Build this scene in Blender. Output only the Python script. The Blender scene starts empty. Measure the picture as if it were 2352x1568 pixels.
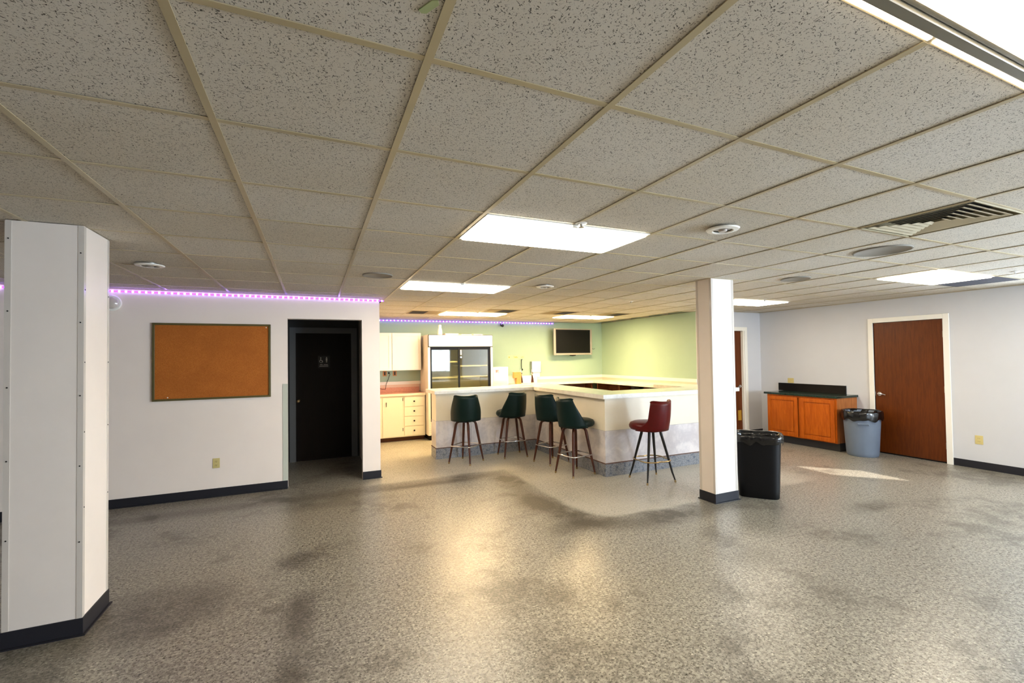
import bpy, bmesh, math, random
from mathutils import Vector, Matrix
random.seed(7)
PI = math.pi
sc = bpy.context.scene
C = sc.collection

# ------------------------------------------------------------------ camera
CE = 2.446                       # ceiling height
yaw, pitch, roll = 0.425828, 0.020653, -0.014492
f = Vector((math.sin(yaw)*math.cos(pitch), math.cos(yaw)*math.cos(pitch), math.sin(pitch)))
r = Vector((math.cos(yaw), -math.sin(yaw), 0)); u = r.cross(f)
r2 = r*math.cos(roll)+u*math.sin(roll); u2 = -r*math.sin(roll)+u*math.cos(roll)
cd = bpy.data.cameras.new('camera'); cam = bpy.data.objects.new('camera', cd); C.objects.link(cam)
M3 = Matrix((r2, u2, -f)).transposed()
cam.matrix_world = Matrix.Translation((0, 0, 1.6107)) @ M3.to_4x4()
cd.sensor_width = 36; cd.lens = 1053.776/2352*36
cd.shift_x = -23.464/2352; cd.shift_y = 14.941/2352
cd.clip_start = 0.05
sc.camera = cam

# ------------------------------------------------------------------ world, sun, exposure
w = bpy.data.worlds.new('sky'); sc.world = w; w.use_nodes = True
bgn = w.node_tree.nodes['Background']
bgn.inputs[0].default_value = (0.68, 0.83, 1.0, 1); bgn.inputs[1].default_value = 30.0
sd = bpy.data.lights.new('sun', 'SUN'); sun = bpy.data.objects.new('sun', sd); C.objects.link(sun)
sd.energy = 8; sd.color = (1, .9, .78); sd.angle = math.radians(1.2)
el = math.radians(33.9)
sdir = Vector((-0.656*math.cos(el), 0.755*math.cos(el), -math.sin(el)))
sun.rotation_euler = sdir.to_track_quat('-Z', 'Y').to_euler(); sun.location = (12, -6, 6)
vs = sc.view_settings
vs.view_transform = 'Standard'; vs.look = 'None'; vs.exposure = 1.1; vs.gamma = 1.0; vs.use_curve_mapping = False
sc.cycles.max_bounces = 8; sc.cycles.diffuse_bounces = 5; sc.cycles.glossy_bounces = 4
sc.cycles.sample_clamp_indirect = 8; sc.cycles.use_denoising = True
# window openings in the unseen walls (x0,x1,z0,z1 on the rear wall) and one in the right wall
REAR_Y = -3.0
REAR_WIN = [(4.9, 6.25, 1.0, 2.05)]
SIDE_WIN = [(1.40, 2.14, 1.50, 2.18), (-2.75, -.65, .70, 2.12)]   # y0,y1,z0,z1 on the right wall; first one added and sized to throw the sun patch
for (x0, x1, z0, z1) in REAR_WIN:
    ld = bpy.data.lights.new('window_portal', 'AREA'); lo = bpy.data.objects.new('window_portal', ld); C.objects.link(lo)
    ld.shape = 'RECTANGLE'; ld.size = x1-x0; ld.size_y = z1-z0; ld.cycles.is_portal = True
    lo.location = ((x0+x1)/2, REAR_Y-0.10, (z0+z1)/2); lo.rotation_euler = (PI/2, 0, 0)
for (y0, y1, z0, z1) in SIDE_WIN[1:]:
    ld = bpy.data.lights.new('window_portal', 'AREA'); lo = bpy.data.objects.new('window_portal', ld); C.objects.link(lo)
    ld.shape = 'RECTANGLE'; ld.size = z1-z0; ld.size_y = y1-y0; ld.cycles.is_portal = True
    lo.location = (8.267+.13, (y0+y1)/2, (z0+z1)/2); lo.rotation_euler = (0, PI/2, 0)

# ------------------------------------------------------------------ helpers
def lin(h):
    if isinstance(h, str):
        h = h.lstrip('#'); c = [int(h[i:i+2], 16)/255 for i in (0, 2, 4)]
    else:
        c = [v/255 for v in h]
    return tuple((v/12.92 if v <= .04045 else ((v+.055)/1.055)**2.4) for v in c)+(1,)

class NT:
    def __init__(s, name):
        s.m = bpy.data.materials.new(name); s.m.use_nodes = True
        s.t = s.m.node_tree; s.n = s.t.nodes; s.l = s.t.links
        s.b = s.n['Principled BSDF']
        s._p = None
    def new(s, typ, **kw):
        o = s.n.new(typ)
        for k, v in kw.items(): setattr(o, k, v)
        return o
    def link(s, a, b): s.l.new(a, b)
    def setv(s, sock, v):
        if hasattr(v, 'node'): s.link(v, sock)
        else: sock.default_value = v
    def pos(s):
        if s._p is None: s._p = s.new('ShaderNodeNewGeometry').outputs['Position']
        return s._p
    def math(s, op, a, b=0.0, c=None, clamp=False):
        o = s.new('ShaderNodeMath', operation=op, use_clamp=clamp)
        s.setv(o.inputs[0], a); s.setv(o.inputs[1], b)
        if c is not None: s.setv(o.inputs[2], c)
        return o.outputs[0]
    def noise(s, vec, scale, detail=2, rough=.5, dist=0):
        o = s.new('ShaderNodeTexNoise'); s.link(vec, o.inputs['Vector'])
        o.inputs['Scale'].default_value = scale; o.inputs['Detail'].default_value = detail
        o.inputs['Roughness'].default_value = rough; o.inputs['Distortion'].default_value = dist
        return o.outputs['Fac']
    def ramp(s, v, a, b, lo=0.0, hi=1.0):
        o = s.new('ShaderNodeMapRange', interpolation_type='SMOOTHSTEP')
        s.setv(o.inputs['Value'], v); o.inputs['From Min'].default_value = a; o.inputs['From Max'].default_value = b
        o.inputs['To Min'].default_value = lo; o.inputs['To Max'].default_value = hi
        return o.outputs['Result']
    def mix(s, fac, a, b, mode='MIX'):
        o = s.new('ShaderNodeMix', data_type='RGBA', blend_type=mode)
        s.setv(o.inputs[0], fac); s.setv(o.inputs[6], a); s.setv(o.inputs[7], b)
        return o.outputs[2]
    def mapping(s, vec, scale=(1, 1, 1), rot=(0, 0, 0), loc=(0, 0, 0), vt='POINT'):
        o = s.new('ShaderNodeMapping', vector_type=vt); s.link(vec, o.inputs['Vector'])
        o.inputs['Scale'].default_value = scale; o.inputs['Rotation'].default_value = rot; o.inputs['Location'].default_value = loc
        return o.outputs[0]
    def bump(s, h, strength=.2, dist=.002):
        o = s.new('ShaderNodeBump'); s.link(h, o.inputs['Height'])
        o.inputs['Strength'].default_value = strength; o.inputs['Distance'].default_value = dist
        s.link(o.outputs[0], s.b.inputs['Normal'])
    def color(s, v): s.setv(s.b.inputs['Base Color'], v)
    def rough(s, v): s.setv(s.b.inputs['Roughness'], v)

def mat(name, col, rough=.5, metal=0, spec=.5, var=0.0, vscale=6, bump=0, bscale=60):
    k = NT(name); c = lin(col)
    k.color(c); k.rough(rough); k.b.inputs['Metallic'].default_value = metal
    k.b.inputs['Specular IOR Level'].default_value = spec
    if var:
        n = k.noise(k.pos(), vscale, 4, .6)
        k.color(k.mix(k.ramp(n, .3, .7), tuple(x*(1-var) for x in c[:3])+(1,), tuple(min(1, x*(1+var)) for x in c[:3])+(1,)))
    if bump:
        k.bump(k.noise(k.pos(), bscale, 3), bump, .002)
    return k.m

def emis(name, col, strength):
    k = NT(name); k.color((0, 0, 0, 1)); k.b.inputs['Emission Color'].default_value = lin(col)
    k.b.inputs['Emission Strength'].default_value = strength
    return k.m

# ---- mesh pieces -------------------------------------------------
def box(bm, x0, x1, y0, y1, z0, z1, bev=0, seg=2):
    v = [bm.verts.new(p) for p in ((x0,y0,z0),(x1,y0,z0),(x1,y1,z0),(x0,y1,z0),(x0,y0,z1),(x1,y0,z1),(x1,y1,z1),(x0,y1,z1))]
    fs = [bm.faces.new([v[i] for i in q]) for q in ((0,3,2,1),(4,5,6,7),(0,1,5,4),(1,2,6,5),(2,3,7,6),(3,0,4,7))]
    if bev:
        es = list({e for ff in fs for e in ff.edges})
        bmesh.ops.bevel(bm, geom=es, offset=bev, segments=seg, affect='EDGES', profile=.5)
def tube(bm, pts, rad, n=10, caps=True):
    pts = [Vector(p) for p in pts]
    rads = rad if isinstance(rad, (list, tuple)) else [rad]*len(pts)
    rings = []; prev = None
    for i, p in enumerate(pts):
        d = (pts[min(i+1, len(pts)-1)]-pts[max(i-1, 0)]).normalized()
        a = prev if prev is not None else (Vector((1, 0, 0)) if abs(d.x) < .9 else Vector((0, 1, 0)))
        a = (a-d*a.dot(d)).normalized(); b = d.cross(a); prev = a
        rings.append([bm.verts.new(p+(a*math.cos(2*PI*k/n)+b*math.sin(2*PI*k/n))*rads[i]) for k in range(n)])
    for A, B in zip(rings, rings[1:]):
        for k in range(n):
            bm.faces.new((A[k], A[(k+1) % n], B[(k+1) % n], B[k]))
    if caps:
        bm.faces.new(rings[0][::-1]); bm.faces.new(rings[-1])
def lathe(bm, prof, n=24, cx=0, cy=0, cz=0, sx=1, sy=1):
    rings = []
    for (rr, z) in prof:
        if rr < 1e-6: rings.append([bm.verts.new((cx, cy, cz+z))])
        else: rings.append([bm.verts.new((cx+rr*sx*math.cos(2*PI*k/n), cy+rr*sy*math.sin(2*PI*k/n), cz+z)) for k in range(n)])
    for A, B in zip(rings, rings[1:]):
        if len(A) == 1 and len(B) == 1: continue
        for k in range(n):
            q = (k+1) % n
            if len(A) == 1: bm.faces.new((A[0], B[q], B[k]))
            elif len(B) == 1: bm.faces.new((A[k], A[q], B[0]))
            else: bm.faces.new((A[k], A[q], B[q], B[k]))
def prism(bm, poly, z0, z1):
    a = [bm.verts.new((x, y, z0)) for x, y in poly]; b = [bm.verts.new((x, y, z1)) for x, y in poly]
    n = len(poly)
    for k in range(n): bm.faces.new((a[k], a[(k+1) % n], b[(k+1) % n], b[k]))
    bm.faces.new(a[::-1]); bm.faces.new(b)

def wm(o):      # world matrix of an object whose parents were all placed with loc/rot only
    m = Matrix.LocRotScale(o.location, o.rotation_euler, o.scale)
    return wm(o.parent) @ o.matrix_parent_inverse @ m if o.parent else m
def obj(name, bm, m, parent=None, smooth=False, local=False):
    me = bpy.data.meshes.new(name)
    bmesh.ops.recalc_face_normals(bm, faces=bm.faces)
    if smooth:
        for fc in bm.faces: fc.smooth = True
        if smooth != 'all':
            for e in bm.edges:
                if len(e.link_faces) == 2 and e.calc_face_angle(0) > math.radians(42): e.smooth = False
    bm.to_mesh(me); bm.free()
    for q in (m if isinstance(m, list) else [m]): me.materials.append(q)
    o = bpy.data.objects.new(name, me); C.objects.link(o)
    if parent:
        o.parent = parent
        if not local: o.matrix_parent_inverse = wm(parent).inverted()
    return o
def tag(o, label, cat, group=None):
    o['label'] = label; o['category'] = cat
    if group: o['group'] = group
    return o
def thing(name, label, cat, loc=(0, 0, 0), rz=0, group=None):
    o = bpy.data.objects.new(name, None); C.objects.link(o)
    o.location = loc; o.rotation_euler = (0, 0, rz); o.empty_display_size = .1
    return tag(o, label, cat, group)
def struct(name, bm, m, parent=None, label=None, kind='structure', smooth=False):
    o = obj(name, bm, m, parent, smooth)
    o['kind'] = kind
    if label: o['label'] = label
    return o
def B(*boxes, bev=0):
    bm = bmesh.new()
    for b in boxes: box(bm, *b, bev=bev)
    return bm
def lbl(o, t): o['label'] = t; return o

# ------------------------------------------------------------------ materials
def floor_mat():
    k = NT('speckled_floor'); P = k.pos()
    sx = k.new('ShaderNodeSeparateXYZ'); k.link(P, sx.inputs[0]); X, Y = sx.outputs[0], sx.outputs[1]
    n1 = k.noise(P, 75, 3, .6); n2 = k.noise(P, 190, 2, .5); n3 = k.noise(P, 38, 4, .65, .4)
    wob = k.math('MULTIPLY', k.math('SUBTRACT', k.noise(P, 3, 3), .5), .16)
    big = k.noise(P, 1.1, 5, .6, .3); mid = k.noise(P, 5.5, 7, .72, .8)
    base = k.mix(k.ramp(n3, .35, .65), lin((110, 106, 96)), lin((162, 157, 144)))
    base = k.mix(k.ramp(n1, .55, .62), base, lin((62, 56, 44)))
    base = k.mix(k.math('MULTIPLY', k.ramp(n1, .40, .30), .85), base, lin((226, 221, 204)))
    base = k.mix(k.math('MULTIPLY', k.ramp(n2, .63, .70), .8), base, lin((48, 42, 32)))
    # cleaner, paler coating in front of the bar: rounded outline
    qx = k.math('MAXIMUM', k.math('SUBTRACT', 2.95, X), 0.0); qy = k.math('MAXIMUM', k.math('SUBTRACT', 4.28, Y), 0.0)
    d1 = k.math('SUBTRACT', k.math('SQRT', k.math('ADD', k.math('MULTIPLY', qx, qx), k.math('MULTIPLY', qy, qy))), .45)
    d = k.math('ADD', k.math('MINIMUM', d1, k.math('SUBTRACT', 6.2, Y)), wob)
    clean = k.ramp(d, .05, -.05)
    clean = k.math('MULTIPLY', clean, k.ramp(X, 6.1, 5.6))
    clean = k.math('MULTIPLY', clean, k.ramp(X, .5, .8))
    # grime: broad soft wear plus particular stains
    g = k.math('MULTIPLY', k.ramp(k.math('ADD', big, k.math('MULTIPLY', k.math('SUBTRACT', mid, .5), .5)), .50, .68), .55)
    edge = k.math('MULTIPLY', k.ramp(k.math('ABSOLUTE', k.math('SUBTRACT', d, .22)), .30, .0), .55)
    edge = k.math('MULTIPLY', edge, k.ramp(X, 4.6, 3.6))
    g = k.math('ADD', g, edge)
    for (px, py, rx, ry, a) in ((-.14, 4.14, .20, .26, .6), (-.09, 3.25, .14, .42, .7), (-.13, 2.62, .12, .30, .6), (-.95, 3.9, .55, .35, .5),
                                (2.2, 4.6, .28, .40, .5), (2.3, 3.8, .5, .22, .5), (.2, 5.6, .9, .22, .35), (3.2, 2.6, .35, .25, .35), (-1.1, 3.55, .5, .3, .5), (5.3, 2.9, .5, .2, .4), (1.3, 5.9, .8, .12, .4)):
        ax = k.math('DIVIDE', k.math('SUBTRACT', X, px), rx); ay = k.math('DIVIDE', k.math('SUBTRACT', Y, py), ry)
        rr = k.math('SQRT', k.math('ADD', k.math('MULTIPLY', ax, ax), k.math('MULTIPLY', ay, ay)))
        rr = k.math('ADD', rr, k.math('MULTIPLY', k.math('SUBTRACT', mid, .5), 1.6))
        g = k.math('ADD', g, k.math('MULTIPLY', k.ramp(rr, 1.1, .2), a))
    g = k.math('MULTIPLY', g, k.math('SUBTRACT', 1.0, k.math('MULTIPLY', clean, .9)), clamp=True)
    g = k.math('MINIMUM', k.math('MULTIPLY', g, .95), .85)
    col = k.mix(g, base, k.mix(.55, lin((70, 61, 46)), base, 'MULTIPLY'))
    col = k.mix(k.math('MULTIPLY', clean, k.ramp(big, .3, .7, .2, .5)), col, lin((204, 199, 184)))
    k.color(col)
    k.rough(k.math('ADD', k.math('MULTIPLY', k.noise(P, 55, 3), .22), k.math('ADD', .19, k.math('MULTIPLY', g, .18))))
    k.b.inputs['Specular IOR Level'].default_value = .7
    k.bump(k.math('ADD', n1, k.math('MULTIPLY', n2, .5)), .3, .003)
    return k.m
def tile_mat():
    k = NT('fissured_ceiling_tile'); P = k.pos()
    oi = k.new('ShaderNodeObjectInfo')
    dv = k.new('ShaderNodeTexNoise'); k.link(P, dv.inputs['Vector']); dv.inputs['Scale'].default_value = 45
    va = k.new('ShaderNodeVectorMath', operation='SCALE'); k.link(dv.outputs['Color'], va.inputs[0]); va.inputs['Scale'].default_value = .010
    vb = k.new('ShaderNodeVectorMath', operation='ADD'); k.link(P, vb.inputs[0]); k.link(va.outputs[0], vb.inputs[1])
    fleck = None
    for (ang, off) in ((.5, 0), (1.5, 3.3), (2.6, 7.7)):
        a = k.mapping(vb.outputs[0], (1/105, 1/290, 1), (0, 0, ang), (off, off, 0), 'TEXTURE')
        t = k.ramp(k.noise(a, 1.0, 1, .4), .68, .71)
        fleck = t if fleck is None else k.math('MAXIMUM', fleck, t)
    pin = k.ramp(k.noise(P, 420, 1, .5), .66, .72)
    fleck = k.math('MAXIMUM', fleck, k.math('MULTIPLY', pin, .6))
    base = k.mix(k.ramp(k.noise(P, .8, 3), .35, .65), lin((210, 202, 187)), lin((216, 210, 199)))
    base = k.mix(k.math('MULTIPLY', oi.outputs['Random'], .22), base, lin((188, 176, 154)))
    k.color(k.mix(k.math('MULTIPLY', fleck, .88), base, lin((58, 50, 40))))
    k.rough(.9); k.b.inputs['Specular IOR Level'].default_value = .2
    k.bump(k.math('MULTIPLY', fleck, -1.0), .5, .002)
    return k.m
def wood_mat(name, c1, c2, rough=.45, axis=2, sc_=1.0):
    k = NT(name); P = k.pos()
    s = [9*sc_]*3; s[axis] = .9*sc_
    a = k.mapping(P, tuple(s))
    n = k.noise(a, 2.2, 6, .6, .6); n2 = k.noise(k.mapping(P, tuple(v*8 for v in s)), 1.0, 2)
    k.color(k.mix(k.ramp(k.math('ADD', n, k.math('MULTIPLY', k.math('SUBTRACT', n2, .5), .35)), .32, .68), lin(c1), lin(c2)))
    k.rough(rough); k.b.inputs['Specular IOR Level'].default_value = .28; k.bump(n2, .06, .001)
    return k.m
def marble_mat(name, c1, c2, scale=4, rough=.35):
    k = NT(name); P = k.pos()
    n = k.noise(P, scale, 6, .65, 1.2); n2 = k.noise(P, scale*7, 3)
    k.color(k.mix(k.ramp(k.math('ADD', n, k.math('MULTIPLY', k.math('SUBTRACT', n2, .5), .25)), .35, .68), lin(c1), lin(c2)))
    k.rough(rough)
    return k.m
def granite_mat(name, c1, c2, c3, scale=90, rough=.3):
    k = NT(name); P = k.pos()
    n = k.noise(P, scale, 3, .7); n2 = k.noise(P, scale*.25, 3)
    c = k.mix(k.ramp(n, .4, .6), lin(c1), lin(c2)); c = k.mix(k.ramp(n2, .5, .7), c, lin(c3))
    k.color(c); k.rough(rough)
    return k.m
def cork_mat():
    k = NT('cork'); P = k.pos()
    n = k.noise(P, 160, 3, .7); n2 = k.noise(P, 5, 3)
    c = k.mix(k.ramp(n, .35, .65), lin((162, 88, 22)), lin((190, 112, 38)))
    c = k.mix(k.math('MULTIPLY', k.ramp(n2, .4, .65), .25), c, lin((150, 80, 20)))
    k.color(c); k.rough(.9); k.bump(n, .3, .001); return k.m
def glass_mat(name='clear_glass', tint=(1, 1, 1, 1), gloss=.03):
    k = NT(name)
    t = k.new('ShaderNodeBsdfTransparent'); t.inputs[0].default_value = tint
    g = k.new('ShaderNodeBsdfGlossy'); g.inputs['Roughness'].default_value = .03
    fr = k.new('ShaderNodeLayerWeight'); fr.inputs['Blend'].default_value = .5
    fac = k.math('ADD', k.math('MULTIPLY', k.math('POWER', fr.outputs['Facing'], 4.0), .7), gloss, clamp=True)
    m = k.new('ShaderNodeMixShader'); k.link(fac, m.inputs[0]); k.link(t.outputs[0], m.inputs[1]); k.link(g.outputs[0], m.inputs[2])
    k.link(m.outputs[0], k.n['Material Output'].inputs['Surface'])
    return k.m

M = {}
M['floor'] = floor_mat(); M['tile'] = tile_mat()
M['grid'] = mat('cream_grid_metal', (182, 167, 132), .35, 0, .5, .05, 3)
M['plenum'] = mat('plenum_dark', (40, 38, 36), .9)
M['wall'] = mat('off_white_wall_paint', (242, 230, 219), .55, 0, .3, .015, 2, .05, 220)
M['wall_cool_lit'] = mat('white_wall_paint_cool_lit', (206, 208, 213), .55, 0, .3, .015, 2, .05, 220)  # same white paint; cooler, darker tone put in for the light there
M['green'] = mat('sage_green_wall_paint', (158, 184, 166), .55, 0, .3, .02, 2, .05, 220)
M['white'] = mat('white_gloss_paint', (240, 238, 230), .35, 0, .5)
M['cream'] = mat('cream_painted_wood', (242, 236, 214), .4, 0, .5)
M['trim'] = mat('cream_white_trim', (240, 238, 230), .4)
M['base'] = mat('charcoal_vinyl_base', (34, 34, 40), .5, 0, .3)
M['lam'] = mat('white_smooth_panel', (232, 222, 212), .4, 0, .4, .02, 3)
M['guard'] = mat('glossy_plastic_guard', (206, 198, 188), .12, 0, .7)
M['black'] = mat('black_plastic', (5, 5, 7), .45, 0, .25)
M['blackg'] = mat('black_gloss', (10, 10, 12), .12)
M['chrome'] = mat('chrome', (225, 225, 228), .14, 1)
M['brass'] = mat('worn_brass', (190, 165, 120), .25, 1)
M['steel'] = mat('brushed_steel', (178, 176, 172), .32, 1)
M['door'] = wood_mat('brown_door_veneer', (84, 36, 2), (100, 46, 5), .42, 2, 1.6)
M['darkdoor'] = wood_mat('shade_dark_door_veneer', (16, 6, 2), (22, 9, 4), .6, 2, .8)  # dark brown veneer, darkened further to hold the alcove shade
M['oak'] = wood_mat('orange_oak', (164, 76, 6), (188, 94, 14), .42, 2, 1.4)
M['oaks'] = wood_mat('oak_cabinet_side', (158, 92, 44), (182, 114, 60), .5, 2, 1.2)
M['walnut'] = wood_mat('walnut_bentwood', (56, 28, 17), (86, 44, 27), .3, 2, 3)
M['gvinyl'] = mat('dark_green_vinyl', (3, 27, 24), .45, 0, .22, .12, 8, .06, 180)
M['rvinyl'] = mat('oxblood_red_vinyl', (88, 3, 2), .4, 0, .3, .12, 8, .06, 180)
M['blackmetal'] = mat('black_enamel', (16, 15, 16), .3)
M['cork'] = cork_mat()
M['oliveframe'] = mat('olive_wood_frame', (92, 82, 44), .4, 0, .5, .08, 12)
M['ivory'] = mat('ivory_plastic', (206, 190, 128), .35)
M['slot'] = mat('dark_slot', (60, 44, 20), .6)
M['barup'] = mat('cream_bar_panel', (232, 224, 204), .35, 0, .5, .03, 3)
M['barlow'] = marble_mat('pale_grey_marble', (196, 190, 192), (222, 216, 214), 3.2, .3)
M['bargran'] = granite_mat('grey_speckled_granite', (96, 98, 104), (150, 152, 156), (78, 86, 104))
M['bartop'] = marble_mat('white_marble_top', (222, 220, 210), (238, 236, 228), 5, .22)
M['bartop_reflect'] = marble_mat('green_reflection_marble_top', (220, 226, 214), (234, 234, 226), 4, .10)  # white marble; green reflection of the wall put into its colour
M['pink'] = mat('pink_laminate', (206, 150, 134), .4, 0, .5, .08, 30)
M['pinkrail'] = mat('pale_pink_rail', (222, 196, 180), .45)
M['greentop'] = granite_mat('dark_green_granite', (14, 30, 26), (34, 62, 52), (8, 16, 14), 140, .18)
M['blacktop'] = mat('black_stone', (5, 5, 6), .4, 0, .25)
M['blue'] = mat('blue_grey_plastic', (104, 116, 134), .45, 0, .4, .05, 4)
M['bag'] = mat('black_bin_liner', (9, 9, 11), .18, 0, .6)
M['bagin'] = mat('black_bin_liner_inside', (12, 12, 16), .25, 0, .6)
M['silver'] = mat('silver_plastic', (176, 168, 160), .35, .4)
M['screen'] = mat('dark_screen', (13, 13, 12), .5, 0, .15)
M['glass'] = glass_mat(); M['fglass'] = glass_mat('fridge_door_glass', (.82, .84, .78, 1), .05)
M['light'] = emis('lit_diffuser', (255, 240, 216), 9.3)
M['lightk'] = emis('warm_lit_diffuser', (255, 218, 160), 27)
M['led'] = emis('violet_led', (200, 150, 255), 9)
M['ledstrip'] = emis('violet_led_tape', (110, 50, 240), 3.0)
M['fint'] = mat('fridge_interior', (150, 146, 120), .5)
M['shelf'] = mat('cream_wire_shelf', (232, 222, 178), .4)
M['tan'] = mat('tan_cardboard', (196, 150, 88), .8, 0, .3, .06, 20)
M['darkwood'] = wood_mat('dark_wood_handle', (48, 24, 12), (72, 38, 20), .3, 2, 4)
M['paper'] = mat('white_paper', (240, 236, 226), .8)
M['yellow'] = mat('yellow_label', (236, 224, 160), .6)
M['red'] = mat('red_print', (176, 66, 48), .6)
M['ochre'] = mat('ochre_print', (176, 130, 30), .6)
M['grill'] = mat('grey_grille', (84, 82, 86), .8, 0, .1)
M['ventw'] = mat('aged_vent_metal', (170, 158, 126), .4)
M['darkvoid'] = mat('vent_throat', (10, 9, 8), .9)
M['speaker'] = mat('white_perforated_grille', (136, 131, 122), .6, 0, .3, .04, 90)
M['shadowwall'] = mat('alcove_wall_shade', (62, 62, 62), .7)  # shade inside the alcove put into the wall colour
M['plaque'] = mat('black_sign_plaque', (20, 20, 22), .5)
M['greyp'] = mat('grey_print', (196, 196, 194), .6)
M['counterdark'] = wood_mat('dark_brown_shelf_wood', (70, 38, 20), (98, 56, 30), .5, 0, 1)

# ------------------------------------------------------------------ room shell
WY = 6.549; WX = .82; RX = 8.267; FY = 6.497; GX = 6.656; BY = 9.78; LX = -6.2
struct('floor', B((LX-.1, RX+.1, REAR_Y-.1, BY+.1, -.1, 0)), M['floor'], label='glossy speckled grey-brown floor with dark stains and a paler area by the bar')
ceiling = struct('ceiling', B((LX-.1, RX+.1, REAR_Y-.1, BY+.1, CE+.10, CE+.2)), M['plenum'], label='suspended ceiling of speckled square tiles in a cream metal grid')
# left wall with a doorway
DX0, DX1, DZ = -.312, .59, 2.150
wl = struct('wall_left', B((LX, DX0, WY, WY+.14, 0, CE+.1), (DX0, DX1, WY, WY+.14, DZ, CE+.1), (DX1, WX, WY, WY+.14, 0, CE+.1),
                           (WX-.13, WX, WY+.14, BY, 0, CE+.1)), M['wall'], label='off-white wall with a cork board and a doorway')
# alcove behind the doorway
AY = 8.2
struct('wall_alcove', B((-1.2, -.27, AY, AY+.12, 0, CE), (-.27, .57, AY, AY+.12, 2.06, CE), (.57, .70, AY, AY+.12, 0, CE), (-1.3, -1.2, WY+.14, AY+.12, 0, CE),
                        (-1.2, .69, WY+.14, AY, 2.38, 2.44)), M['shadowwall'], label='alcove walls behind the doorway, coloured dark for shade')
struct('wall_back', B((WX, GX+.1, BY, BY+.1, 0, CE+.1)), M['green'], label='sage green wall behind the bar')
struct('wall_bar', B((GX, GX+.12, FY+.12, BY, 0, CE+.1)), M['green'], label='sage green side wall of the bar area')
D2 = (7.0, 7.80)   # door_2 opening in the far wall
struct('wall_far', B((GX, D2[0], FY, FY+.12, 0, CE+.1), (D2[0], D2[1], FY, FY+.12, 2.08, CE+.1), (D2[1], RX, FY, FY+.12, 0, CE+.1)), M['wall_cool_lit'])
D1 = (3.515, 4.425, 2.085)   # door_1 opening in the right wall (y0,y1,z)
bb = [(RX, RX+.12, D1[1], FY+.12, 0, CE+.1), (RX, RX+.12, D1[0], D1[1], D1[2], CE+.1)]; yp = D1[0]
for (y0, y1, z0, z1) in SIDE_WIN:
    bb += [(RX, RX+.12, y1, yp, 0, CE+.1), (RX, RX+.12, y0, y1, 0, z0), (RX, RX+.12, y0, y1, z1, CE+.1)]; yp = y0
bb.append((RX, RX+.12, REAR_Y, yp, 0, CE+.1))
struct('wall_right', B(*bb), M['wall_cool_lit'], label='white wall with a brown door, cool light put into its colour')
struct('wall_west', B((LX-.1, LX, REAR_Y, WY+.14, 0, CE+.1)), M['wall'])
xs = sorted(REAR_WIN); rb = []; xp = LX
for (x0, x1, z0, z1) in xs:
    rb += [(xp, x0, REAR_Y-.12, REAR_Y, 0, CE+.1), (x0, x1, REAR_Y-.12, REAR_Y, 0, z0), (x0, x1, REAR_Y-.12, REAR_Y, z1, CE+.1)]; xp = x1
rb.append((xp, RX+.1, REAR_Y-.12, REAR_Y, 0, CE+.1))
struct('wall_rear', B(*rb), M['wall'])
for i, (x0, x1, z0, z1) in enumerate(xs):
    wf = struct('window_%d' % (i+1), B((x0, x0+.05, REAR_Y-.10, REAR_Y-.02, z0, z1), (x1-.05, x1, REAR_Y-.10, REAR_Y-.02, z0, z1),
                                       (x0+.05, x1-.05, REAR_Y-.10, REAR_Y-.02, z0, z0+.05), (x0+.05, x1-.05, REAR_Y-.10, REAR_Y-.02, z1-.05, z1)), M['white'])
    struct('pane', B((x0+.05, x1-.05, REAR_Y-.065, REAR_Y-.055, z0+.05, z1-.05)), M['glass'], wf)
for i, (s0, s1, sz0, sz1) in enumerate(SIDE_WIN):  # first of these is the added opening for the sun patch
    wf = struct('window_%d' % (i+5), B((RX+.02, RX+.10, s0, s0+.03, sz0, sz1), (RX+.02, RX+.10, s1-.03, s1, sz0, sz1), (RX+.02, RX+.10, s0+.03, s1-.03, sz0, sz0+.03), (RX+.02, RX+.10, s0+.03, s1-.03, sz1-.03, sz1)), M['white'])
    struct('pane', B((RX+.055, RX+.06, s0+.03, s1-.03, sz0+.03, sz1-.03)), M['glass'], wf)
struct('leak_blocker', B((RX+.12, RX+.2, 3.3, 4.6, -.05, 2.4), (6.8, 8.0, FY+.12, FY+.2, -.05, 2.4), (-1.3, .82, AY+.12, AY+.2, -.05, CE+.1), (-1.3, WX-.13, WY+.14, AY+.12, CE-.001, CE+.1)), M['plenum'])  # unseen backing added to stop sky light leaking round doors and alcove
# base boards (vinyl cove base with a small toe)
def cove(name, segs, parent=None, label=None):
    bm = bmesh.new()
    for (x0, x1, y0, y1) in segs: box(bm, x0, x1, y0, y1, 0, .102, bev=.002, seg=1)
    return struct(name, bm, M['base'], parent, label)
cove('baseboard_left', [(LX, DX0+.002, WY-.008, WY), (LX, DX0+.002, WY-.022, WY-.008)][:1]+[(DX1, WX+.008, WY-.008, WY), (WX, WX+.008, WY, WY+.14)], label='charcoal vinyl base along the off-white wall')
toe = bmesh.new()
box(toe, LX, DX0, WY-.022, WY-.008, 0, .012); box(toe, DX1, WX+.02, WY-.022, WY-.008, 0, .012)
struct('trim_1', toe, M['base'])
cove('baseboard_right', [(RX-.008, RX, REAR_Y, D1[0]-.075), (RX-.008, RX, D1[1]+.075, 4.69)], label='charcoal vinyl base along the right wall')
struct('baseboard_far', B((D2[1]+.08, RX, FY-.008, FY, 0, .102), (GX, D2[0]-.08, FY-.008, FY, 0, .102)), M['base'])
# corner guard beside the doorway
struct('trim_2', B((DX0-.055, DX0+.004, WY-.004, WY, .102, 1.32)), mat('pale_green_grey_guard', (196, 200, 186), .35))

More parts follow.
